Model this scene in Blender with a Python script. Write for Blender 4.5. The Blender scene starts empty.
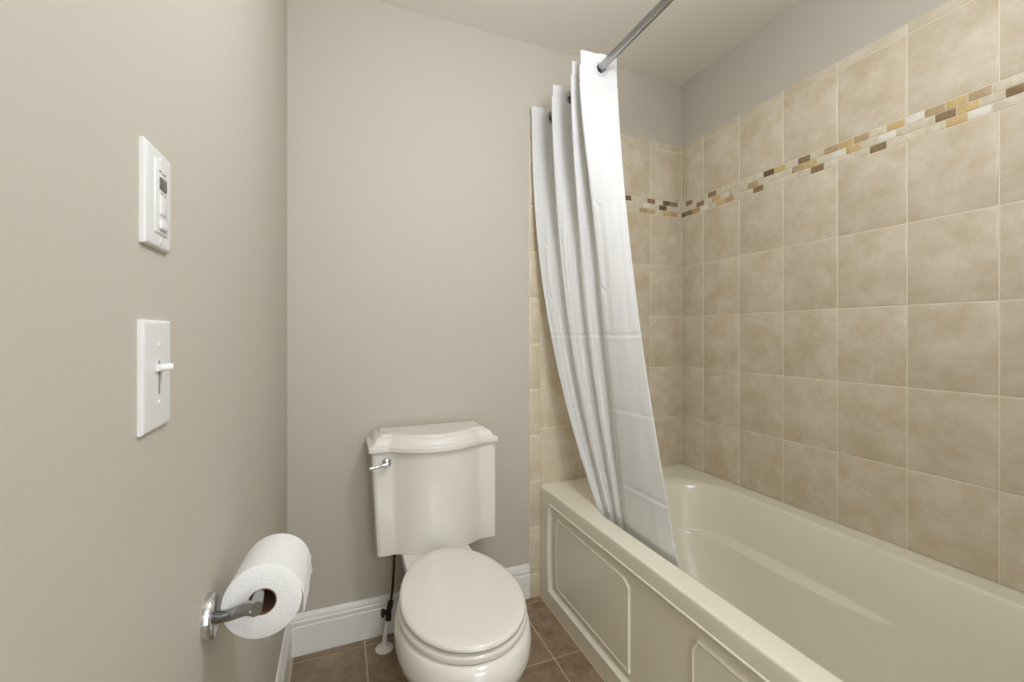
import bpy, bmesh, math, random
from mathutils import Vector, Matrix, noise

C = bpy.context.scene.collection
SC = bpy.context.scene
PI = math.pi
random.seed(7)

# ------------------------------------------------------------------ room measures (metres)
H = 1.168                      # camera height
YB = 1.75                      # painted back wall
XL = -0.1745                   # left wall
XR = 1.6516                    # tile face of the right wall
XT = 0.8357                    # outer face of the tub
ZC = 2.465                     # ceiling
TF = 0.006                     # tile thickness
YR = -1.55                     # rear wall behind the camera

# ------------------------------------------------------------------ camera
cam = bpy.data.cameras.new('camera')
cam.sensor_width = 36.0
cam.lens = 429.9 / 1024 * 36
cam.shift_y = -6.8 / 1024
cam.clip_start = 0.02
co = bpy.data.objects.new('camera', cam)
C.objects.link(co)
co.location = (0, 0, H)
co.rotation_euler = (PI / 2, 0, -math.radians(21.9))
SC.camera = co

# ------------------------------------------------------------------ world, lights, exposure
w = bpy.data.worlds.new('world')
SC.world = w
w.use_nodes = True
w.node_tree.nodes['Background'].inputs[0].default_value = (0.9, 0.95, 1.0, 1)
w.node_tree.nodes['Background'].inputs[1].default_value = 0.3


def area(name, loc, rot, sx, sy, power, col, shape='RECTANGLE'):
    l = bpy.data.lights.new(name, 'AREA')
    l.shape = shape
    l.size = sx
    l.size_y = sy
    l.energy = power
    l.color = col
    o = bpy.data.objects.new(name, l)
    C.objects.link(o)
    o.location = loc
    o.rotation_euler = rot
    return o


def globe(name, loc, radius, power, col):
    l = bpy.data.lights.new(name, 'POINT')
    l.shadow_soft_size = radius
    l.energy = power
    l.color = col
    o = bpy.data.objects.new(name, l)
    C.objects.link(o)
    o.location = loc
    return o


globe('ceiling_globe_lamp', (0.56, 0.40, 2.05), 0.13, 23.0, (0.95, 1.0, 1.10))
for k in range(3):
    globe('rear_fill_point', (0.05 + 0.28 * k, -1.38, 1.9), 0.06, 6.5, (0.95, 1.0, 1.06))  # added fill points behind the camera, lifting ceiling and curtain; no fixture there
area('rear_fill_area', (0.25, -1.5, 1.15), (math.radians(90), 0, 0), 0.8, 1.9, 12, (0.90, 0.98, 1.06))  # added soft frontal fill before the closed rear wall, no doorway there

SC.view_settings.view_transform = 'Standard'
SC.view_settings.look = 'None'
SC.view_settings.gamma = 1.0
SC.view_settings.use_curve_mapping = False
SC.view_settings.exposure = 0.0


# ------------------------------------------------------------------ materials
def lin(c):
    return tuple(((v / 255) / 12.92 if v / 255 <= 0.04045 else ((v / 255 + 0.055) / 1.055) ** 2.4) for v in c) + (1,)


def mat(name, rgb, rough=0.5, metal=0.0, noise_scale=None, rgb2=None, bump=0.0, bump_scale=200, coat=0.0,
        island=0.0, detail=6, contrast=(0.35, 0.65), spec=0.5, trans=0.0, rough2=None):
    m = bpy.data.materials.new(name)
    m.use_nodes = True
    nt = m.node_tree
    b = nt.nodes['Principled BSDF']
    b.inputs['Base Color'].default_value = lin(rgb)
    b.inputs['Roughness'].default_value = rough
    b.inputs['Metallic'].default_value = metal
    b.inputs['Coat Weight'].default_value = coat
    b.inputs['Coat Roughness'].default_value = 0.05
    b.inputs['Specular IOR Level'].default_value = spec
    tc = nt.nodes.new('ShaderNodeTexCoord')
    colsock = None
    if noise_scale:
        n = nt.nodes.new('ShaderNodeTexNoise')
        n.noise_dimensions = '4D'
        n.inputs['Scale'].default_value = noise_scale
        n.inputs['Detail'].default_value = detail
        n.inputs['Roughness'].default_value = 0.72
        nt.links.new(tc.outputs['Object'], n.inputs['Vector'])
        r = nt.nodes.new('ShaderNodeValToRGB')
        r.color_ramp.elements[0].position = contrast[0]
        r.color_ramp.elements[1].position = contrast[1]
        r.color_ramp.elements[0].color = lin(rgb)
        r.color_ramp.elements[1].color = lin(rgb2)
        nt.links.new(n.outputs['Fac'], r.inputs['Fac'])
        colsock = r.outputs['Color']
        if island > 0:
            g = nt.nodes.new('ShaderNodeNewGeometry')
            mu = nt.nodes.new('ShaderNodeMath')
            mu.operation = 'MULTIPLY'
            mu.inputs[1].default_value = 9.0
            nt.links.new(g.outputs['Random Per Island'], mu.inputs[0])
            nt.links.new(mu.outputs[0], n.inputs['W'])
            mr = nt.nodes.new('ShaderNodeMapRange')
            mr.inputs['To Min'].default_value = 1 - island
            mr.inputs['To Max'].default_value = 1 + island
            nt.links.new(g.outputs['Random Per Island'], mr.inputs['Value'])
            hs = nt.nodes.new('ShaderNodeHueSaturation')
            nt.links.new(mr.outputs[0], hs.inputs['Value'])
            nt.links.new(colsock, hs.inputs['Color'])
            colsock = hs.outputs['Color']
        nt.links.new(colsock, b.inputs['Base Color'])
    if bump > 0:
        n2 = nt.nodes.new('ShaderNodeTexNoise')
        n2.inputs['Scale'].default_value = bump_scale
        n2.inputs['Detail'].default_value = 4
        nt.links.new(tc.outputs['Object'], n2.inputs['Vector'])
        bp = nt.nodes.new('ShaderNodeBump')
        bp.inputs['Strength'].default_value = bump
        bp.inputs['Distance'].default_value = 0.004
        nt.links.new(n2.outputs['Fac'], bp.inputs['Height'])
        nt.links.new(bp.outputs['Normal'], b.inputs['Normal'])
    if trans > 0:
        out = nt.nodes['Material Output']
        tl = nt.nodes.new('ShaderNodeBsdfTranslucent')
        tl.inputs['Color'].default_value = lin(rgb)
        mx = nt.nodes.new('ShaderNodeMixShader')
        mx.inputs[0].default_value = trans
        nt.links.new(b.outputs[0], mx.inputs[1])
        nt.links.new(tl.outputs[0], mx.inputs[2])
        nt.links.new(mx.outputs[0], out.inputs['Surface'])
    return m


M_PAINT = mat('greige_paint', (200, 193, 180), 0.55, bump=0.04, bump_scale=350, spec=0.35)
M_CEIL = mat('ceiling_paint', (240, 235, 225), 0.8, bump=0.03, bump_scale=300, spec=0.2)
M_TRIM = mat('white_trim_paint', (238, 236, 230), 0.35)
M_TILE = mat('beige_wall_tile', (204, 189, 160), 0.27, noise_scale=11, rgb2=(222, 212, 194), bump=0.16, bump_scale=55,
             island=0.03, contrast=(0.38, 0.64), detail=12)
M_GROUT = mat('cream_grout', (232, 221, 196), 0.8, bump=0.1, bump_scale=500)
M_FLOOR = mat('brown_floor_tile', (116, 95, 72), 0.38, noise_scale=17, rgb2=(160, 139, 114), bump=0.1, bump_scale=60,
              island=0.05, contrast=(0.33, 0.68))
M_FGROUT = mat('tan_floor_grout', (205, 185, 150), 0.85, bump=0.1, bump_scale=500)
M_TUB = mat('biscuit_acrylic', (238, 233, 214), 0.24, coat=0.08)
M_CHINA = mat('glazed_china', (236, 232, 224), 0.12, coat=0.5)
M_SEAT = mat('seat_plastic', (236, 233, 225), 0.16, coat=0.3)
M_CLOTH = mat('white_polyester', (240, 240, 238), 0.62, bump=0.03, bump_scale=900, trans=0.22, spec=0.3)
M_CHROME = mat('polished_chrome', (214, 214, 216), 0.12, metal=1.0)
M_NICKEL = mat('brushed_steel', (168, 168, 171), 0.2, metal=1.0)
M_PAPER = mat('tissue_paper', (234, 234, 232), 0.95, bump=0.25, bump_scale=260, spec=0.1)
M_CARD = mat('brown_cardboard', (122, 88, 66), 0.9)
M_PLASTIC = mat('white_switch_plastic', (230, 230, 228), 0.3)
M_RING = mat('grey_plastic_ring', (206, 206, 206), 0.3)
M_DISPLAY = mat('dark_display', (92, 90, 86), 0.2)
M_MARK = mat('grey_print', (150, 150, 148), 0.5)
M_BRONZE = mat('dark_bronze', (66, 55, 46), 0.35, metal=0.7)
M_PIPE = mat('white_pipe', (226, 222, 212), 0.35)
M_SHADE = mat('recess_dark', (40, 38, 36), 0.8)
MOS = {
    'brown': mat('brown_glass_mosaic', (128, 106, 76), 0.15, noise_scale=60, rgb2=(160, 136, 102)),
    'dark': mat('dark_glass_mosaic', (98, 84, 62), 0.12, noise_scale=60, rgb2=(124, 108, 80)),
    'gold': mat('gold_stone_mosaic', (198, 170, 112), 0.25, noise_scale=60, rgb2=(216, 192, 140)),
    'tan': mat('tan_stone_mosaic', (176, 152, 116), 0.25, noise_scale=60, rgb2=(194, 172, 136)),
    'pale': mat('pale_glass_mosaic', (206, 194, 168), 0.12, noise_scale=40, rgb2=(228, 219, 199), island=0.04),
    'clear': mat('frosted_glass_mosaic', (228, 222, 206), 0.1, noise_scale=40, rgb2=(236, 232, 220)),
}


# ------------------------------------------------------------------ mesh helpers
def link(name, verts, faces, m, parent=None, smooth=True, angle=40, mats=None, fm=None):
    me = bpy.data.meshes.new(name)
    me.from_pydata([tuple(v) for v in verts], [], faces)
    for mm in (mats or [m]):
        me.materials.append(mm)
    if fm:
        me.polygons.foreach_set('material_index', fm)
    bm = bmesh.new()
    bm.from_mesh(me)
    bmesh.ops.recalc_face_normals(bm, faces=bm.faces)
    for f in bm.faces:
        f.smooth = smooth and len(f.verts) <= 8
    if smooth:
        for e in bm.edges:
            if len(e.link_faces) == 2 and e.calc_face_angle(0) > math.radians(angle):
                e.smooth = False
    bm.to_mesh(me)
    bm.free()
    o = bpy.data.objects.new(name, me)
    C.objects.link(o)
    if parent is not None:
        o.parent = parent
    return o


class MB:
    """collects geometry for ONE mesh"""

    def __init__(self):
        self.v = []
        self.f = []
        self.m = []
        self.mi = 0

    def add(self, verts, faces):
        n = len(self.v)
        self.v += [Vector(p) for p in verts]
        self.f += [[i + n for i in f] for f in faces]
        self.m += [self.mi] * len(faces)

    def loft(self, rings, cap0=True, cap1=True, closed=True):
        n = len(rings[0])
        assert all(len(r) == n for r in rings)
        vs = [p for r in rings for p in r]
        fs = []
        for k in range(len(rings) - 1):
            for i in range(n if closed else n - 1):
                j = (i + 1) % n
                fs.append([k * n + i, k * n + j, (k + 1) * n + j, (k + 1) * n + i])
        if cap0:
            fs.append(list(range(n))[::-1])
        if cap1:
            fs.append([(len(rings) - 1) * n + i for i in range(n)])
        self.add(vs, fs)

    def box(self, a, b, bev=0.0):
        x0, y0, z0 = a
        x1, y1, z1 = b
        if bev <= 0:
            vs = [(x, y, z) for z in (z0, z1) for (x, y) in ((x0, y0), (x1, y0), (x1, y1), (x0, y1))]
            self.add(vs, [[0, 3, 2, 1], [4, 5, 6, 7], [0, 1, 5, 4], [1, 2, 6, 5], [2, 3, 7, 6], [3, 0, 4, 7]])
            return
        bm = bmesh.new()
        bmesh.ops.create_cube(bm, size=1)
        for v in bm.verts:
            v.co = Vector(((x0 + x1) / 2 + v.co.x * (x1 - x0), (y0 + y1) / 2 + v.co.y * (y1 - y0),
                           (z0 + z1) / 2 + v.co.z * (z1 - z0)))
        bmesh.ops.bevel(bm, geom=list(bm.edges), offset=bev, segments=3, profile=0.5, affect='EDGES')
        self.bm(bm)

    def bm(self, bm):
        bm.verts.index_update()
        self.add([v.co.copy() for v in bm.verts], [[v.index for v in f.verts] for f in bm.faces])
        bm.free()

    def tube(self, pts, r, n=16, caps=True):
        pts = [Vector(p) for p in pts]
        rs = r if isinstance(r, (list, tuple)) else [r] * len(pts)
        rings = []
        prev = None
        for i, p in enumerate(pts):
            t = (pts[min(i + 1, len(pts) - 1)] - pts[max(i - 1, 0)]).normalized()
            if prev is None:
                a = Vector((0, 0, 1)) if abs(t.z) < 0.9 else Vector((1, 0, 0))
                u = t.cross(a).normalized()
            else:
                u = (prev - t * prev.dot(t)).normalized()
            prev = u
            v = t.cross(u)
            rings.append([p + (u * math.cos(2 * PI * k / n) + v * math.sin(2 * PI * k / n)) * rs[i] for k in range(n)])
        self.loft(rings, caps, caps)

    def lathe(self, prof, origin, axis, n=40, cap0=True, cap1=True, sx=1.0):
        """prof: (radius, distance along axis)"""
        ax = Vector(axis).normalized()
        a = Vector((0, 0, 1)) if abs(ax.z) < 0.9 else Vector((1, 0, 0))
        u = (a - ax * a.dot(ax)).normalized()
        v = ax.cross(u)
        o = Vector(origin)
        rings = [[o + ax * d + (u * math.cos(2 * PI * k / n) + v * math.sin(2 * PI * k / n) * sx) * r for k in range(n)]
                 for r, d in prof]
        self.loft(rings, cap0, cap1)

    def build(self, name, m, parent=None, smooth=True, angle=40, mats=None):
        return link(name, self.v, self.f, m, parent, smooth, angle, mats, self.m if mats else None)


def thing(name, loc, label, cat, group=None):
    o = bpy.data.objects.new(name, None)
    C.objects.link(o)
    o.location = loc
    o.empty_display_size = 0.05
    o['label'] = label
    o['category'] = cat
    if group:
        o['group'] = group
    return o


def tag(o, label, cat, group=None):
    o['label'] = label
    o['category'] = cat
    if group:
        o['group'] = group
    return o


def adopt(root):
    """children were modelled in world space: keep them there under a placed root"""
    inv = Matrix.Translation(root.location).inverted()
    for ch in root.children:
        ch.matrix_parent_inverse = inv


def struct(o):
    o['kind'] = 'structure'
    return o


def spline(pts, n):
    """Catmull-Rom through points, n samples per span"""
    P = [Vector(p) for p in pts]
    P = [P[0] * 2 - P[1]] + P + [P[-1] * 2 - P[-2]]
    out = []
    for i in range(1, len(P) - 2):
        for k in range(n):
            t = k / n
            a, b, c, d = P[i - 1], P[i], P[i + 1], P[i + 2]
            out.append(0.5 * ((2 * b) + (c - a) * t + (2 * a - 5 * b + 4 * c - d) * t * t + (3 * b - a - 3 * c + d) * t ** 3))
    out.append(P[-2])
    return out


def sstep(a, b, x):
    t = max(0.0, min(1.0, (x - a) / (b - a)))
    return t * t * (3 - 2 * t)


# ------------------------------------------------------------------ the room shell
def slab(name, a, b, m):
    mb = MB()
    mb.box(a, b)
    return struct(mb.build(name, m, None, smooth=False))


XW = XR + TF                                   # painted face of the right wall
YT = YB - TF                                   # tile face on the back wall
slab('wall_left', (XL - 0.1, YR - 0.1, -0.05), (XL, YB + 0.1, ZC + 0.05), M_PAINT)
wall_back = slab('wall_back', (XL, YB, -0.05), (XW + 0.1, YB + 0.1, ZC + 0.05), M_PAINT)
wall_right = slab('wall_right', (XW, YR - 0.1, -0.05), (XW + 0.1, YB, ZC + 0.05), M_PAINT)
slab('wall_rear', (XL, YR - 0.1, -0.05), (XW, YR, ZC + 0.05), M_PAINT)
slab('wall_front', (XT - 0.005, 0.10, 0.0), (XW, 0.2245, ZC), M_PAINT)      # end wall of the tub alcove
slab('ceiling', (XL, YR, ZC), (XW, YB, ZC + 0.05), M_CEIL)


def tile_patch(mb, o, ux, uz, n, w, h, g=0.0035, bev=0.003, lip=0.0018, depth=TF):
    """one pillowed tile: o = lower corner on the wall plane, ux/uz axes, n outward normal"""
    o, ux, uz, n = Vector(o), Vector(ux), Vector(uz), Vector(n)

    def ring(i, d):
        return [o + ux * i + uz * i + n * d, o + ux * (w - i) + uz * i + n * d, o + ux * (w - i) + uz * (h - i) + n * d,
                o + ux * i + uz * (h - i) + n * d]
    mb.loft([ring(g / 2, 0.0005), ring(g / 2, depth - lip), ring(g / 2 + bev * 0.4, depth - lip * 0.35), ring(g / 2 + bev, depth)],
            False, True)


# floor: brown tiles bedded in tan grout
floor = slab('floor', (XL, YR, -0.05), (XW, YB, -0.0025), M_FGROUT)
mb = MB()
fx = [-0.1550, 0.0900, 0.4048, 0.7195, 0.8310]
fy = [1.7365, 1.705] + [1.3815 - 0.3195 * k for k in range(0, 10)]
for i in range(len(fx) - 1):
    for j in range(len(fy) - 1):
        y1, y0 = fy[j], max(fy[j + 1], YR)
        if y1 - y0 < 0.01:
            continue
        tile_patch(mb, (fx[i], y0, -0.003), (1, 0, 0), (0, 1, 0), (0, 0, 1), fx[i + 1] - fx[i], y1 - y0, g=0.005, bev=0.002,
                   lip=0.001, depth=0.003)
fxr = [0.8310 + 0.3148 * k for k in range(4)]
for i in range(3):                                            # floor carries on beside the camera, short of the tub's end wall
    for j in range(8):
        y0 = 0.095 - 0.3195 * (j + 1)
        if y0 < YR:
            continue
        tile_patch(mb, (fxr[i], y0, -0.003), (1, 0, 0), (0, 1, 0), (0, 0, 1), min(0.3148, XW - fxr[i]), 0.3195, g=0.005, bev=0.002,
                   lip=0.001, depth=0.003)
mb.build('floor_tiles', M_FLOOR, floor)

# wall tile
ZR = [0.494, 0.745, 1.001, 1.259, 1.516, 1.7720]
ZM0, ZM1, ZL, ZT = 1.7720, 1.8500, 2.108, 2.142
YV = [YT] + [1.6007 - 0.2029 * k for k in range(0, 7)] + [0.2265]
XV = [XR - 0.2029 * k for k in range(5)]
XV[4] = 0.8400
XE = 0.7850

mb = MB()
rows = list(zip([0.24] + ZR[:-1], ZR)) + [(ZM1, ZL), (ZL, ZT)]
for i in range(len(YV) - 1):
    for z0, z1 in rows:
        tile_patch(mb, (XW, YV[i + 1], z0), (0, 1, 0), (0, 0, 1), (-1, 0, 0), YV[i] - YV[i + 1], z1 - z0)
mb.build('wall_tiles', M_TILE, wall_right)
mb = MB()
mb.box((XW - 0.0042, 0.2265, 0.24), (XW + 0.001, YB - 0.001, ZT - 0.0005))
mb.build('tile_grout', M_GROUT, wall_right, smooth=False)

mb = MB()
for i in range(4):
    for z0, z1 in rows:
        tile_patch(mb, (XV[i + 1], YB, z0), (1, 0, 0), (0, 0, 1), (0, -1, 0), XV[i] - XV[i + 1], z1 - z0)
mb.build('wall_tiles', M_TILE, wall_back)
mb = MB()
zz = [0.0] + [0.1006 + 0.2048 * k for k in range(0, 11)]
zz = [z for z in zz if z < ZT - 0.03] + [ZT]
for z0, z1 in zip(zz[:-1], zz[1:]):
    tile_patch(mb, (XE, YB, z0), (1, 0, 0), (0, 0, 1), (0, -1, 0), XV[4] - XE, z1 - z0, bev=0.004, lip=0.003)
mb.build('tile_edging', M_TILE, wall_back)
mb = MB()
mb.box((XE, YB - 0.0042, 0.0), (XV[4] + 0.001, YB - 0.0001, ZT - 0.0005))
mb.box((XV[4], YB - 0.0042, 0.24), (XW - 0.0005, YB - 0.0001, ZT - 0.0005))
mb.build('tile_grout', M_GROUT, wall_back, smooth=False)

# mosaic band: three courses of small bricks in running bond; coloured ones sit where the photo shows them
BW, BH = 0.0487, (ZM1 - ZM0) / 3
KEYS = ['pale', 'clear', 'brown', 'dark', 'gold', 'tan']
RIGHT = {  # course from the top -> colour -> distance of the brick along the wall
    0: {'brown': [1.677, 1.526, 1.124], 'dark': [1.275], 'gold': [1.225, 0.972, 0.821, 0.670], 'tan': [1.021, 0.920, 0.720, 0.618]},
    1: {'brown': [1.643, 0.704, 0.559], 'gold': [1.510, 1.064, 0.954, 0.652], 'tan': [1.309, 1.158]},
    2: {'dark': [1.7215], 'brown': [1.684, 1.323, 1.070, 0.868], 'gold': [1.520, 0.675], 'tan': [1.636, 1.472]},
}
BACK = {0: {'brown': [1.467, 1.615], 'dark': [1.3315, 1.566]}, 1: {'dark': [1.550]}, 2: {'tan': [1.414, 1.615], 'gold': [1.463, 1.570]}}
for wall, span, pick in ((wall_right, (0.2265, YT), RIGHT), (wall_back, (XV[4], XR), BACK)):
    mb = MB()
    for c in range(3):
        z0 = ZM1 - BH * (c + 1)
        cells = []
        b = span[1] - (0.0 if c == 1 else BW / 2) + (BW if c != 1 else 0)
        while b > span[0]:
            lo, hi = max(b - BW, span[0]), min(b, span[1])
            if hi - lo > 0.006:
                cells.append([lo, hi, random.choices(['pale', 'clear'], [0.86, 0.14])[0]])
            b -= BW
        for col, lst in pick[c].items():
            for p in lst:
                k = min(range(len(cells)), key=lambda q: abs((cells[q][0] + cells[q][1]) / 2 - p))
                cells[k][2] = col
        for lo, hi, col in cells:
            mb.mi = KEYS.index(col)
            if wall is wall_right:
                tile_patch(mb, (XW, lo, z0), (0, 1, 0), (0, 0, 1), (-1, 0, 0), hi - lo, BH, g=0.0022, bev=0.0012, lip=0.001)
            else:
                tile_patch(mb, (lo, YB, z0), (1, 0, 0), (0, 0, 1), (0, -1, 0), hi - lo, BH, g=0.0022, bev=0.0012, lip=0.001)
    mb.build('mosaic_band', None, wall, mats=[MOS[k] for k in KEYS])

# baseboards
PROF = [(0.0, 0.0), (0.015, 0.0), (0.015, 0.103), (0.0125, 0.1055), (0.0125, 0.109), (0.0135, 0.112), (0.013, 0.121), (0.0105, 0.1245),
        (0.0105, 0.127), (0.0095, 0.134), (0.0065, 0.141), (0.004, 0.146), (0.0, 0.147)]
mb = MB()
mb.loft([[(x, YB - d, z) for d, z in PROF] for x in (XL, XE - 0.001)])
struct(mb.build('baseboard_back', M_TRIM, None, angle=25))
mb = MB()
mb.loft([[(XL + d, y, z) for d, z in PROF] for y in (YR, YB - 0.0152)])
struct(mb.build('baseboard_left', M_TRIM, None, angle=25))

# ------------------------------------------------------------------ bathtub
tub = thing('bathtub', (1.2436, 0.9855, 0), 'biscuit coloured alcove bathtub with panelled apron along the tiled wall', 'bathtub')
TY0, TY1 = 0.2265, YT - 0.0005
TX0, TX1 = XT, XR - 0.0005
NR = 240


def rrect(x0, x1, y0, y1, rn, rf, n=NR):
    """rounded rectangle sampled by arc length; rn / rf = corner radius at the near / far end"""
    segs = []
    pts = []

    def arc(cx, cy, r, a0):
        return [(cx + r * math.cos(math.radians(a0 + 90 * k / 24)), cy + r * math.sin(math.radians(a0 + 90 * k / 24))) for k in range(25)]
    pts += arc(x1 - rf, y1 - rf, rf, 0) + arc(x0 + rf, y1 - rf, rf, 90) + arc(x0 + rn, y0 + rn, rn, 180) + arc(x1 - rn, y0 + rn, rn, 270)
    pts.append(pts[0])
    L = [0]
    for a, b in zip(pts[:-1], pts[1:]):
        L.append(L[-1] + math.hypot(b[0] - a[0], b[1] - a[1]))
    out = []
    j = 0
    for k in range(n):
        s = L[-1] * k / n
        while L[j + 1] < s:
            j += 1
        t = (s - L[j]) / max(1e-9, L[j + 1] - L[j])
        out.append((pts[j][0] + (pts[j + 1][0] - pts[j][0]) * t, pts[j][1] + (pts[j + 1][1] - pts[j][1]) * t))
    return out


def to_rect(ring, x0, x1, y0, y1):
    cx, cy = (x0 + x1) / 2, (y0 + y1) / 2
    out = []
    for x, y in ring:
        dx, dy = x - cx, y - cy
        s = min((x1 - x0) / 2 / max(1e-9, abs(dx)), (y1 - y0) / 2 / max(1e-9, abs(dy)))
        out.append([cx + dx * s, cy + dy * s])
    for qx, qy in ((x0, y0), (x0, y1), (x1, y0), (x1, y1)):
        k = min(range(len(out)), key=lambda i: (out[i][0] - qx) ** 2 + (out[i][1] - qy) ** 2)
        out[k] = [qx, qy]
    return out


OX0, OX1, OY0, OY1 = 0.914, 1.566, 0.385, 1.575
ZD = 0.494


def basin_ring(d, z, ledge=True):
    """d = 0 rim .. 1 floor"""
    side = 0.012 * min(1, d * 6) + 0.072 * d + 0.02 * d * d
    far = 0.012 * min(1, d * 6) + 0.05 * d + 0.17 * d * d
    near = 0.012 * min(1, d * 6) + 0.06 * d
    ring = rrect(OX0 + side, OX1 - side, OY0 + near, OY1 - far, 0.17 - 0.03 * d, 0.24)
    out = []
    for x, y in ring:
        k = sstep(0.3175, 0.302, z)
        q = (y - 0.76) / (1.50 - 0.76)
        if ledge and 0 < q < 1 and k > 0:
            bmp = math.sin(PI * q) ** 0.8 * 0.043
            x -= bmp * k * sstep(1.30, 1.47, x)
            x += bmp * k * sstep(1.18, 1.01, x)
        out.append((x, y, z))
    return out


open_ring = rrect(OX0, OX1, OY0, OY1, 0.17, 0.24)
wider = rrect(OX0 - 0.013, OX1 + 0.013, OY0 - 0.013, OY1 + 0.013, 0.18, 0.25)
wide = rrect(OX0 - 0.009, OX1 + 0.009, OY0 - 0.009, OY1 + 0.009, 0.177, 0.247)
mid = rrect(OX0 - 0.003, OX1 + 0.003, OY0 - 0.003, OY1 + 0.003, 0.172, 0.242)


def far_lip(ring, a):
    return [(x, y + a * sstep(1.43, 1.57, y)) for x, y in ring]


wider, wide, mid = far_lip(wider, 0.052), far_lip(wide, 0.050), far_lip(mid, 0.042)
rect = to_rect(open_ring, TX0, TX1, TY0, TY1)


def inset_rect(i):
    return [(min(max(x, TX0 + i), TX1 - i * 0.2), min(max(y, TY0 + i * 0.2), TY1 - i * 0.2)) for x, y in rect]


rings = [[(x, y, 0.4701) for x, y in rect], [(x, y, 0.486) for x, y in inset_rect(0.0)], [(x, y, 0.4885) for x, y in inset_rect(0.0004)], [(x, y, 0.4915) for x, y in inset_rect(0.0018)],
         [(x, y, 0.4934) for x, y in inset_rect(0.004)], [(x, y, ZD) for x, y in inset_rect(0.007)], [(x, y, ZD) for x, y in inset_rect(0.010)],
         [(x, y, ZD) for x, y in wider], [(x, y, ZD) for x, y in wide], [(x, y, ZD - 0.0016) for x, y in mid],
         [(x, y, ZD - 0.006 - 0.006 * sstep(1.43, 1.57, y)) for x, y in open_ring]]
zs = [0.480, 0.465, 0.44, 0.41, 0.38, 0.35, 0.33, 0.321, 0.3175, 0.314, 0.311, 0.308, 0.305, 0.302, 0.297, 0.28, 0.25, 0.22, 0.19, 0.165,
      0.14, 0.12, 0.105, 0.095]
for z in zs:
    rings.append(basin_ring((0.488 - z) / (0.488 - 0.095), z))
last = rings[-1]
cx_, cy_ = 1.24, 0.93
for s, dz in ((0.93, -0.008), (0.85, -0.013), (0.7, -0.016), (0.45, -0.018), (0.2, -0.019), (0.03, -0.02)):
    rings.append([(cx_ + (x - cx_) * s, cy_ + (y - cy_) * s, z + dz) for x, y, z in last])
mb = MB()
mb.loft(rings, False, True)
basin = mb.build('basin', M_TUB, tub, angle=50)

# apron: flat skirt, beaded frame, sunk field, two raised panels
AY0, AY1, AZ0, AZ1 = 0.317, 1.654, 0.064, 0.4345


def outline(y0, y1, z0, z1, bow0, bow1, ch0=0.0, ch1=0.0, n=24):
    """closed outline in the apron plane (y, z); the two upright sides bow outwards, upper corners may be chamfered"""
    p = []
    for k in range(n * 2):
        t = k / (n * 2)
        p.append((y0 + (y1 - y0) * t, z0))
    for k in range(n):
        t = k / n
        p.append((y1 + bow1 * math.sin(PI * t), z0 + (z1 - ch1 - z0) * t))
    for k in range(n * 2):
        t = k / (n * 2)
        p.append((y1 - ch1 + (y0 + ch0 - y1 + ch1) * t, z1))
    for k in range(n):
        t = k / n
        p.append((y0 - bow0 * math.sin(PI * t), z1 - ch0 + (z0 - z1 + ch0) * t))
    return p


def at(poly, x):
    return [(x, y, z) for y, z in poly]


def fro(d):
    return outline(AY0 + d, AY1 - d, AZ0 + d, AZ1 - d, 0.012, 0.012)


fr = fro(0)
orect = to_rect(fr, TY0, TY1, 0.0, 0.4701)
bead = 0.0032
mb = MB()
mb.loft([at(orect, XT), at(fro(-0.007), XT), at(fro(-0.005), XT - bead * 0.8), at(fro(-0.0025), XT - bead),
         at(fr, XT - bead * 0.8), at(fro(0.002), XT + 0.001), at(fro(0.012), XT + 0.011), at(fro(0.016), XT + 0.0125), at(fro(0.018), XT + 0.0126)], False, True)
mb.box((XT + 0.012, TY0, 0.0), (XT + 0.03, TY1, 0.02))
mb.build('apron', M_TUB, tub, angle=18)
for y0, y1, b0, b1, c0, c1 in ((1.114, 1.600, 0.0, 0.011, 0.02, 0.0), (0.371, 0.857, 0.011, 0.0, 0.0, 0.02)):
    def pno(d):
        return outline(y0 + d, y1 - d, 0.100 + d, 0.393 - d, b0, b1, max(0, c0 - 0.59 * d), max(0, c1 - 0.59 * d))
    mb = MB()
    xf = XT + 0.0126
    mb.loft([at(pno(0), xf), at(pno(0.002), xf - 0.006), at(pno(0.004), xf - 0.0078), at(pno(0.0065), xf - 0.0078),
             at(pno(0.0085), xf - 0.0065), at(pno(0.011), xf - 0.0055), at(pno(0.013), xf - 0.0055)], False, True)
    mb.build('apron_panel', M_TUB, tub, angle=18)
adopt(tub)

# ------------------------------------------------------------------ toilet
TCX = 0.3275
toi = thing('toilet', (TCX, 1.35, 0), 'white two-piece toilet with closed lid against the back wall', 'toilet')


def egg(hw, yf, ym, yb, z, n=96, cx=TCX, pb=2.0):
    out = []
    for k in range(n):
        a = 2 * PI * k / n
        c_, s_ = math.cos(a), math.sin(a)
        if s_ >= 0:
            e = 2.0 / pb
            x = hw * math.copysign(abs(c_) ** e, c_)
            y = ym + (yb - ym) * abs(s_) ** e
        else:
            x = hw * c_
            y = ym + (ym - yf) * s_
        out.append((cx + x, y, z))
    return out


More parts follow.
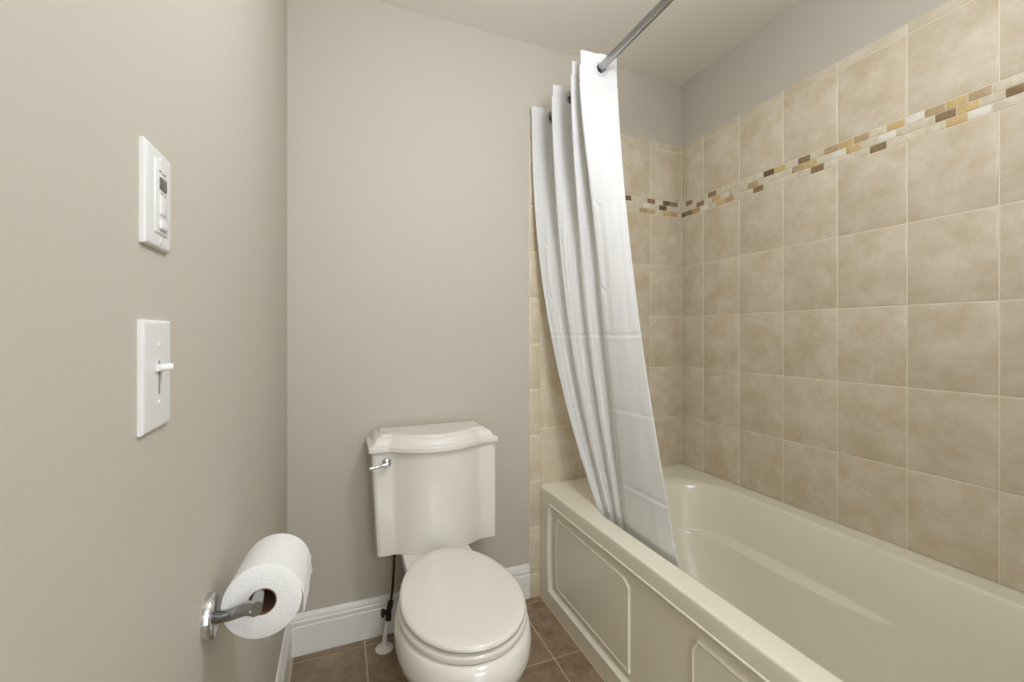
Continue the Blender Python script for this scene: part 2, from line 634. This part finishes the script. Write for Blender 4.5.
mb = MB()
BR = [(0.000, 0.118, 1.115, 1.40, 1.66), (0.012, 0.119, 1.113, 1.40, 1.66), (0.03, 0.114, 1.122, 1.40, 1.655), (0.09, 0.106, 1.14, 1.38, 1.64),
      (0.14, 0.116, 1.10, 1.33, 1.62), (0.19, 0.139, 1.052, 1.27, 1.58), (0.24, 0.160, 1.003, 1.22, 1.53), (0.275, 0.172, 0.978, 1.20, 1.50),
      (0.292, 0.177, 0.970, 1.195, 1.495), (0.297, 0.183, 0.963, 1.195, 1.495), (0.32, 0.1865, 0.955, 1.195, 1.49),
      (0.345, 0.1865, 0.955, 1.195, 1.49), (0.365, 0.183, 0.961, 1.195, 1.487), (0.376, 0.178, 0.969, 1.195, 1.482), (0.380, 0.170, 0.980, 1.195, 1.475)]
mb.loft([egg(hw, yf, ym, yb, z) for z, hw, yf, ym, yb in BR])
# rear deck and pedestal that carry the tank


def rbox(x0, x1, y0, y1, r, z, n=6):
    p = []
    for cx, cy, a0 in ((x1 - r, y1 - r, 0), (x0 + r, y1 - r, 90), (x0 + r, y0 + r, 180), (x1 - r, y0 + r, 270)):
        for k in range(n + 1):
            a = math.radians(a0 + 90 * k / n)
            p.append((cx + r * math.cos(a), cy + r * math.sin(a), z))
    return p


mb.loft([rbox(TCX - h, TCX + h, y0, y1, 0.03, z) for z, h, y0, y1 in
         ((0.0, 0.108, 1.36, 1.66), (0.03, 0.104, 1.36, 1.655), (0.2, 0.098, 1.36, 1.65), (0.30, 0.105, 1.38, 1.68), (0.34, 0.118, 1.40, 1.715),
          (0.376, 0.121, 1.40, 1.72), (0.386, 0.119, 1.402, 1.718), (0.3885, 0.113, 1.408, 1.712))])
mb.build('bowl', M_CHINA, toi, angle=50)

mb = MB()
for (z, i) in ((0.0,0),):
    mb.loft([egg(0.166, 0.990, 1.195, 1.450, 0.3815), egg(0.1745, 0.978, 1.195, 1.460, 0.3835), egg(0.177, 0.975, 1.195, 1.462, 0.389),
             egg(0.177, 0.975, 1.195, 1.462, 0.398), egg(0.1755, 0.977, 1.195, 1.460, 0.401), egg(0.167, 0.988, 1.195, 1.452, 0.4030)])
mb.build('seat', M_SEAT, toi, angle=50)

mb = MB()
lid = [egg(0.160, 0.990, 1.195, 1.458, 0.4100), egg(0.1705, 0.977, 1.195, 1.474, 0.4115), egg(0.1725, 0.974, 1.195, 1.478, 0.415),
       egg(0.1720, 0.975, 1.195, 1.478, 0.420), egg(0.1695, 0.9785, 1.195, 1.475, 0.4242), egg(0.164, 0.986, 1.195, 1.469, 0.4265)]
for s in (0.9, 0.78, 0.62, 0.45, 0.28, 0.12, 0.02):
    lid.append([(TCX + (x - TCX) * s, 1.2 + (y - 1.2) * s, 0.4265 + 0.0045 * (1 - s ** 2)) for x, y, z in lid[5]])
mb.loft(lid)
mb.build('seat_lid', M_SEAT, toi, angle=50)
for s in (-1, 1):
    mb = MB()
    mb.tube([(TCX + s * 0.058, 1.473, 0.388), (TCX + s * 0.058, 1.473, 0.398), (TCX + s * 0.058, 1.473, 0.403), (TCX + s * 0.058, 1.473, 0.406)],
            [0.016, 0.016, 0.014, 0.008], 20)
    mb.box((TCX + s * 0.058 - 0.02, 1.455, 0.393), (TCX + s * 0.058 + 0.02, 1.478, 0.406), 0.005)
    mb.build('hinge', M_SEAT, toi, angle=50)


def bow(a, yend, yctr, kink):
    """front edge of tank and tank lid: flat wings, then a bow"""
    if a >= kink:
        return yend
    t = a / kink
    return yend - (yend - yctr) * (1 - t * t) * (1 - 0.35 * t ** 6)


def tank_ring(cx, hw, yend, yctr, kink, yback, z, r=0.012, n=56):
    p = [(cx + hw, yback - r), (cx + hw - 0.3 * r, yback - 0.3 * r), (cx + hw - r, yback)]
    p += [(cx - hw + r, yback), (cx - hw + 0.3 * r, yback - 0.3 * r), (cx - hw, yback - r)]
    p += [(cx - hw, yend + r), (cx - hw + 0.3 * r, yend + 0.3 * r)]
    w_ = hw - r
    for k in range(n + 1):
        x = -w_ + 2 * w_ * k / n
        p.append((cx + x, bow(abs(x), yend, yctr, kink)))
    p += [(cx + hw - 0.3 * r, yend + 0.3 * r), (cx + hw, yend + r)]
    return [(x, y, z) for x, y in p]


mb = MB()
mb.loft([tank_ring(0.344, hw, ye, yc, 0.155, yb, z) for z, hw, ye, yc, yb in ((0.3865, 0.212, 1.574, 1.531, 1.722),)] +
        [tank_ring(0.344 - 0.009 * t, 0.2205 + 0.0105 * t, 1.564 + 0.005 * t, 1.519 - 0.014 * t, 0.157 + 0.004 * t, 1.728, 0.3895 + 0.365 * t)
         for t in (0.0, 0.012, 0.2, 0.4, 0.6, 0.8, 1.0)])
mb.build('tank', M_CHINA, toi, angle=22)


def lid_ring(i, z, ib=None):
    ib = i * 0.4 if ib is None else ib
    return tank_ring(0.332, 0.238 - i, 1.553 + i, 1.488 + i, 0.172 - i * 0.3, 1.738 - ib, z, 0.008)


mb = MB()
mb.loft([lid_ring(0.010, 0.7555), lid_ring(0.001, 0.7555), lid_ring(0.0, 0.757), lid_ring(0.0, 0.770), lid_ring(0.002, 0.7735), lid_ring(0.007, 0.7755),
         lid_ring(0.012, 0.777), lid_ring(0.016, 0.781), lid_ring(0.020, 0.789), lid_ring(0.027, 0.796), lid_ring(0.036, 0.8005), lid_ring(0.041, 0.8015),
         lid_ring(0.0425, 0.8045), lid_ring(0.046, 0.807), lid_ring(0.055, 0.808)])
mb.build('tank_lid', M_CHINA, toi, angle=28)

mb = MB()
mb.lathe([(0.0165, 0.0), (0.0165, 0.003), (0.0135, 0.007), (0.0075, 0.009), (0.007, 0.020), (0.0085, 0.022), (0.0085, 0.030), (0.006, 0.0325), (0.001, 0.033)],
         (0.155, 1.567, 0.717), (0, -1, 0), 28)
mb.tube(spline([(0.157, 1.540, 0.717), (0.140, 1.538, 0.7165), (0.120, 1.532, 0.7135), (0.100, 1.528, 0.7125), (0.094, 1.527, 0.7125)], 5),
        [0.0065] * 5 + [0.0055] * 5 + [0.005] * 5 + [0.0048] * 5 + [0.003], 14)
h = mb.build('flush_lever', M_CHROME, toi, angle=40)
h['label'] = 'chrome flush lever'
adopt(toi)

# ------------------------------------------------------------------ water supply beside the toilet
sup = thing('water_supply_line', (0.156, 1.660, 0), 'white stub pipe, dark shutoff valve and dark supply hose left of the toilet', 'water pipe')
mb = MB()
mb.lathe([(0.032, 0.0), (0.032, 0.002), (0.029, 0.005), (0.020, 0.009), (0.0125, 0.0115), (0.0105, 0.013)], (0.156, 1.660, 0.0), (0, 0, 1), 36)
mb.build('floor_flange', M_PIPE, sup)['label'] = 'round white floor flange'
mb = MB()
mb.tube([(0.156, 1.660, 0.012), (0.158, 1.662, 0.04), (0.165, 1.666, 0.08), (0.171, 1.668, 0.104)], [0.0085, 0.0085, 0.0082, 0.008], 16)
mb.build('stub_pipe', M_PIPE, sup)['label'] = 'white stub pipe'
mb = MB()
mb.tube([(0.171, 1.668, 0.098), (0.172, 1.668, 0.116), (0.172, 1.668, 0.117), (0.175, 1.669, 0.142), (0.176, 1.669, 0.143), (0.180, 1.670, 0.164)],
        [0.0115, 0.0115, 0.009, 0.010, 0.0115, 0.0105], 12)
mb.tube([(0.174, 1.669, 0.128), (0.162, 1.664, 0.131), (0.154, 1.661, 0.132)], [0.0085, 0.008, 0.007], 14)
mb.build('shutoff_valve', M_BRONZE, sup)
mb = MB()
mb.lathe([(0.003, 0.0), (0.0155, 0.001), (0.017, 0.004), (0.0155, 0.009), (0.004, 0.010)], (0.155, 1.662, 0.132), (-0.9, -0.38, 0.08), 20, sx=0.62)
mb.build('valve_handle', M_BRONZE, sup)
mb = MB()
mb.tube(spline([(0.180, 1.670, 0.160), (0.186, 1.668, 0.21), (0.189, 1.655, 0.28), (0.190, 1.645, 0.34), (0.190, 1.642, 0.368)], 8), 0.0048, 12)
mb.tube([(0.190, 1.642, 0.362), (0.190, 1.642, 0.3863)], 0.0105, 12)
mb.build('supply_hose', M_BRONZE, sup)['label'] = 'dark supply hose'
adopt(sup)

# ------------------------------------------------------------------ toilet paper holder and roll
hold = thing('toilet_paper_holder', (XL, 0.726, 0.768), 'chrome single-arm toilet paper holder with oval plate on left wall', 'toilet paper holder')
mb = MB()
mb.lathe([(0.0310, 0.0), (0.0310, 0.008), (0.0298, 0.0105), (0.0275, 0.0118), (0.022, 0.0122), (0.002, 0.0125)], (XL, 0.726, 0.768), (1, 0, 0), 48, sx=0.95)
mb.build('wall_plate', M_CHROME, hold)
mb = MB()
mb.tube([(XL + 0.010, 0.726, 0.764), (XL + 0.03, 0.715, 0.770), (-0.118, 0.694, 0.786), (-0.1065, 0.6835, 0.788), (-0.1058, 0.6828, 0.7882)],
        [0.0078, 0.0082, 0.0092, 0.0096, 0.0088], 22)
mb.build('arm', M_NICKEL, hold)
mb = MB()
mb.tube([(-0.109, 0.688, 0.7870), (-0.1080, 0.705, 0.7855), (-0.1060, 0.86, 0.7845), (-0.1060, 0.863, 0.7845)], [0.009, 0.0088, 0.0088, 0.006], 20)
mb.build('roll_bar', M_NICKEL, hold)
adopt(hold)

roll = thing('toilet_paper_roll', (-0.1045, 0.775, 0.776), 'white toilet paper roll with loose end, hanging on the chrome holder', 'toilet paper')
RY0, RY1, RR, RC = 0.722, 0.844, 0.0525, 0.0190
ROX, ROZ = -0.1045, 0.7755
mb = MB()
mb.lathe([(RC, 0.0), (RR - 0.002, 0.0), (RR, 0.0015), (RR, RY1 - RY0 - 0.0015), (RR - 0.002, RY1 - RY0), (RC, RY1 - RY0), (RC, 0.0)],
         (ROX, RY0, ROZ), (0, 1, 0), 72, False, False)
mb.build('paper_roll', M_PAPER, roll, angle=50)
mb = MB()
mb.lathe([(RC - 0.0002, -0.0005), (RC - 0.0002, RY1 - RY0 + 0.0005), (RC - 0.0016, RY1 - RY0 + 0.0005), (RC - 0.0016, -0.0005), (RC - 0.0002, -0.0005)],
         (ROX, RY0, ROZ), (0, 1, 0), 48, False, False)
mb.build('cardboard_core', M_CARD, roll, angle=50)['label'] = 'brown cardboard core'
pts = []
for k in range(20):
    a = math.radians(22 - 22 * k / 19)
    pts.append((ROX + (RR - 0.0003 + 0.0016 * k / 19) * math.cos(a), ROZ + (RR - 0.0003 + 0.0012 * k / 19) * math.sin(a)))
for k in range(1, 9):
    pts.append((ROX + RR + 0.0013 + 0.0002 * k, ROZ - 0.0036 * k))
g = []
for j in range(13):
    t = j / 12
    g.append([Vector((x + 0.0008 * math.sin(9 * t + i * 0.4) * (i / 27), RY0 + 0.001 + (RY1 - RY0 - 0.002) * t,
                      z + (0.010 * t - 0.003 * math.sin(14 * t)) * max(0, (i - 19) / 8))) for i, (x, z) in enumerate(pts)])
mb = MB()
n = len(pts)
th = 0.0006
vs = [p for r in g for p in r]
fs = [[j * n + i, j * n + i + 1, (j + 1) * n + i + 1, (j + 1) * n + i] for j in range(12) for i in range(n - 1)]
mb.add(vs, fs)
sh = mb.build('loose_sheet', M_PAPER, roll)
md = sh.modifiers.new('thickness', 'SOLIDIFY')
md.thickness = th
md.offset = 1
adopt(roll)
roll.rotation_euler = (-0.055, 0, -0.04)          # hangs a little askew on its bar
roll.location += Vector((0.002, 0, -0.003))

# ------------------------------------------------------------------ switches on the left wall
def fit(root, y0, y1, k, dz):
    for ch in root.children:
        if not ch.name.startswith('cover_plate'):
            for v in ch.data.vertices:
                v.co.y = y1 + (v.co.y - y0) * k
                v.co.z += dz



def plate(mb, y0, y1, z0, z1, d):
    def r(i, x):
        return [(x, y0 + i, z0 + i), (x, y1 - i, z0 + i), (x, y1 - i, z1 - i), (x, y0 + i, z1 - i)]
    mb.loft([r(0, XL), r(0, XL + d * 0.55), r(0.0012, XL + d * 0.8), r(0.003, XL + d * 0.95), r(0.0055, XL + d)])


fan = thing('fan_timer_switch', (XL, 0.5385, 1.305), 'upper switch plate on left wall, white fan timer with small dark display', 'switch')
mb = MB()
plate(mb, 0.5055, 0.5715, 1.255, 1.3545, 0.0058)
mb.build('cover_plate', M_PLASTIC, fan, angle=20)
xf = XL + 0.0058
mb = MB()
mb.box((xf - 0.001, 0.5035, 1.264), (xf + 0.0012, 0.5395, 1.338), 0.0012)
mb.build('timer_body', M_PLASTIC, fan, angle=20)
mb = MB()
mb.box((xf + 0.0005, 0.5145, 1.3095), (xf + 0.0022, 0.5335, 1.3215), 0.0004)
mb.build('display', M_DISPLAY, fan, angle=20)['label'] = 'small dark display window'
mb = MB()
mb.box((xf + 0.0005, 0.5155, 1.284), (xf + 0.0024, 0.5325, 1.304), 0.0008)
mb.build('button', M_PLASTIC, fan, angle=20)
mb = MB()
mb.box((xf + 0.0005, 0.513, 1.2685), (xf + 0.0040, 0.5335, 1.2785), 0.0018)
mb.build('button', M_PLASTIC, fan, angle=20)
for yy, ww, zz_ in ((0.516, 0.006, 1.3275), (0.527, 0.008, 1.3265), (0.521, 0.006, 1.3055), (0.530, 0.006, 1.3050)):
    mb = MB()
    mb.box((xf + 0.0014, yy - ww / 2, zz_ - 0.0006), (xf + 0.0018, yy + ww / 2, zz_ + 0.0006))
    mb.build('printed_mark', M_MARK, fan, smooth=False)
for zz_ in (1.3400, 1.2570):
    mb = MB()
    mb.lathe([(0.0024, 0), (0.0024, 0.0008), (0.0012, 0.0012), (0.0002, 0.0012)], (xf - 0.0002, 0.521, zz_), (1, 0, 0), 16)
    mb.build('screw', M_PLASTIC, fan)
fit(fan, 0.521, 0.5390, 0.9, 0.005)
adopt(fan)

dim = thing('dimmer_switch', (XL, 0.537, 1.127), 'lower switch plate on left wall, white slide dimmer with short lever', 'switch')
mb = MB()
plate(mb, 0.501, 0.5725, 1.0725, 1.182, 0.0052)
mb.build('cover_plate', M_PLASTIC, dim, angle=20)
xf = XL + 0.0052
mb = MB()
mb.box((xf - 0.0008, 0.5180, 1.1075), (xf + 0.0004, 0.5220, 1.1415))
mb.build('slider_slot', M_MARK, dim, smooth=False)['label'] = 'narrow grey slider slot'
mb = MB()
mb.tube([(xf - 0.001, 0.520, 1.1335), (xf + 0.005, 0.521, 1.134), (xf + 0.0095, 0.523, 1.1345), (xf + 0.0110, 0.5235, 1.1345)], [0.0034, 0.0036, 0.0042, 0.003], 14)
mb.box((xf - 0.0004, 0.509, 1.1305), (xf + 0.003, 0.531, 1.1375), 0.0012)
mb.build('lever', M_PLASTIC, dim, angle=40)
for zz_ in (1.157, 1.0985):
    mb = MB()
    mb.lathe([(0.0026, 0), (0.0026, 0.0008), (0.0013, 0.0013), (0.0002, 0.0013)], (xf - 0.0002, 0.520, zz_), (1, 0, 0), 16)
    mb.build('screw', M_PLASTIC, dim)
fit(dim, 0.520, 0.5375, 0.9, 0.0)
adopt(dim)

# ------------------------------------------------------------------ curtain rod and curtain
RX, RZ, RRAD = 0.880, 2.134, 0.0135
rod = thing('shower_curtain_rod', (RX, 1.0, RZ), 'straight chrome shower curtain rod below the ceiling', 'curtain rod')
mb = MB()
mb.tube([(RX, 0.232, RZ), (RX, 0.9, RZ), (RX, YB - 0.008, RZ)], RRAD, 24)
mb.build('tube', M_NICKEL, rod)
for y, d in ((YT - 0.0, -1), (0.2245, 1)):
    mb = MB()
    mb.lathe([(0.030, 0), (0.030, 0.004), (0.026, 0.008), (0.018, 0.011), (0.0172, 0.022), (0.0140, 0.023)], (RX, y, RZ), (0, d, 0), 32)
    mb.build('end_flange', M_CHROME, rod)
adopt(rod)

TOP = [(0.785, 1.722), (0.972, 1.690), (0.785, 1.548), (0.972, 1.522), (0.783, 1.390), (0.962, 1.372), (0.783, 1.337), (0.800, 1.327), (0.949, 1.325)]
BOT = [(0.930, 1.425), (0.958, 1.400), (0.938, 1.372), (0.962, 1.340), (0.940, 1.318), (0.962, 1.285), (0.938, 1.262), (0.935, 1.240), (0.932, 1.000)]
MIDP = [(0.785, 1.722), (0.846, 1.645), (0.822, 1.588), (0.874, 1.525), (0.847, 1.472), (0.896, 1.425), (0.852, 1.382), (0.858, 1.366), (0.949, 1.325)]
NS, NT = 330, 380
ZTOP, ZBOT, ZRIM = 2.187, 0.432, 0.494


def densify(ctrl, ss, n):
    out = []
    for k in range(n + 1):
        s = k / n
        j = 0
        while j < len(ss) - 2 and ss[j + 1] < s:
            j += 1
        t = (s - ss[j]) / (ss[j + 1] - ss[j])
        a, b = ctrl[j], ctrl[j + 1]
        out.append((a[0] + (b[0] - a[0]) * t, a[1] + (b[1] - a[1]) * t))
    return out


def smooth(p, w, it=2):
    for _ in range(it):
        q = []
        for i in range(len(p)):
            k = min(w, i, len(p) - 1 - i)
            xs = p[i - k:i + k + 1]
            q.append((sum(a for a, b in xs) / len(xs), sum(b for a, b in xs) / len(xs)))
        p = q
    return p


ls = [0]
for a, b in zip(TOP[:-1], TOP[1:]):
    ls.append(ls[-1] + math.hypot(a[0] - b[0], a[1] - b[1]))
ss = [l / ls[-1] for l in ls]
top = smooth(densify(TOP, ss, NS), 4)
bot = smooth(densify(BOT, ss, NS), 11)
mdp = smooth(densify(MIDP, ss, NS), 7)
CRE = [(1.585, 0.9), (1.165, 2.2), (0.900, 1.3), (0.640, 1.6), (2.072, 0.8)]
KNOT = [(0.915, 1.64), (0.905, 1.33), (0.065, 1.56), (0.065, 1.32), (0.385, 0.955)]
P = []
for j in range(NT + 1):
    z = ZTOP + (ZBOT - ZTOP) * j / NT
    t = (ZTOP - z) / (ZTOP - ZRIM)
    row = []
    for i in range(NS + 1):
        s = i / NS
        p = 2.25 - 0.70 * sstep(0.1, 1.0, s)
        wgt = min(t, 1.0) ** p
        k = sstep(0.02, 0.46, t)
        tx, ty = top[i][0] + (mdp[i][0] - top[i][0]) * k, top[i][1] + (mdp[i][1] - top[i][1]) * k
        x = tx + (bot[i][0] - tx) * wgt + max(0.0, 0.500 - z) * 0.25
        y = ty + (bot[i][1] - ty) * wgt
        row.append(Vector((x, y, z - 0.013 * (1 - s) * sstep(1.9, 2.187, z))))
    P.append(row)
V = []
for j in range(NT + 1):
    for i in range(NS + 1):
        a = P[j][min(i + 1, NS)] - P[j][max(i - 1, 0)]
        b = P[min(j + 1, NT)][i] - P[max(j - 1, 0)][i]
        nrm = a.cross(b)
        nrm.normalize()
        p = P[j][i]
        s = i / NS
        d = 0.0035 * noise.noise(Vector((s * 26, p.z * 1.3, 3.1))) + 0.0016 * noise.noise(Vector((s * 60, p.z * 4, 8.7)))
        d *= sstep(2.187, 2.0, p.z) * 0.85 + 0.15
        for zc, amp in CRE:
            zz_ = zc + 0.004 * noise.noise(Vector((s * 9, zc * 5, 1)))
            fade = 0.5 + 0.5 * noise.noise(Vector((s * 5, zc * 7, 4)))
            u = (p.z - zz_) / 0.006
            if abs(u) < 4:
                d += 0.0013 * amp * (0.4 + fade) * (math.exp(-u * u) - 0.5 * math.exp(-(u + 1.6) ** 2))
        d += 0.0014 * sstep(2.068, 2.073, p.z)                  # doubled header band
        if p.x < RX - 0.01:
            d += 0.0050 * sstep(2.129, 2.134, p.z)              # slit that lets each ring open
        for sc, zc in KNOT:
            dx, dz = (s - sc) * ls[-1], p.z - zc
            if abs(dx) < 0.055 and abs(dz) < 0.045:
                for sg in (-1, 1):
                    ex, ez = dx - sg * 0.021, dz
                    al = (ex * sg * 0.75 + ez * 0.66)
                    ac = (-ex * 0.66 * sg + ez * 0.75)
                    if abs(al) < 0.026:
                        d += 0.0032 * math.exp(-(ac / 0.0050) ** 2) * (1 - (al / 0.026) ** 2)
        V.append(p + nrm * d)
F = []
for j in range(NT):
    for i in range(NS):
        q = [j * (NS + 1) + i, j * (NS + 1) + i + 1, (j + 1) * (NS + 1) + i + 1, (j + 1) * (NS + 1) + i]
        c = (V[q[0]] + V[q[1]] + V[q[2]] + V[q[3]]) / 4
        if (c.x - RX) ** 2 + (c.z - RZ) ** 2 < 0.0195 ** 2:
            continue                                            # holes the rod runs through
        F.append(q)
cur = link('shower_curtain', V, F, M_CLOTH, None, True, 75)
md = cur.modifiers.new('thickness', 'SOLIDIFY')
md.thickness = 0.0008
tag(cur, 'white fabric shower curtain bunched on the rod and tucked inside the tub', 'shower curtain')
# split rings set in the cloth where the rod passes
for a, b in zip(TOP[:-1], TOP[1:]):
    if (a[0] - RX) * (b[0] - RX) >= 0:
        continue
    t = (RX - a[0]) / (b[0] - a[0])
    y = a[1] + (b[1] - a[1]) * t
    nx, ny = (b[1] - a[1]), -(b[0] - a[0])
    l_ = math.hypot(nx, ny)
    nx, ny = nx / l_, ny / l_
    if ny > 0:
        nx, ny = -nx, -ny
    last_panel = b is TOP[-1]
    mb = MB()
    mb.lathe([(0.0175, 0.0022), (0.0175, -0.0022), (0.019, -0.0032), (0.026, -0.0034), (0.028, -0.002), (0.028, 0.002), (0.026, 0.0034),
              (0.019, 0.0032), (0.0175, 0.0022)], (RX, y, RZ - (0.002 if not last_panel else 0.004)), (nx, ny, 0), 36, False, False)
    mb.build('curtain_ring', M_RING if last_panel else M_NICKEL, cur)['label'] = 'pale grey plastic ring' if last_panel else 'grey metal ring'
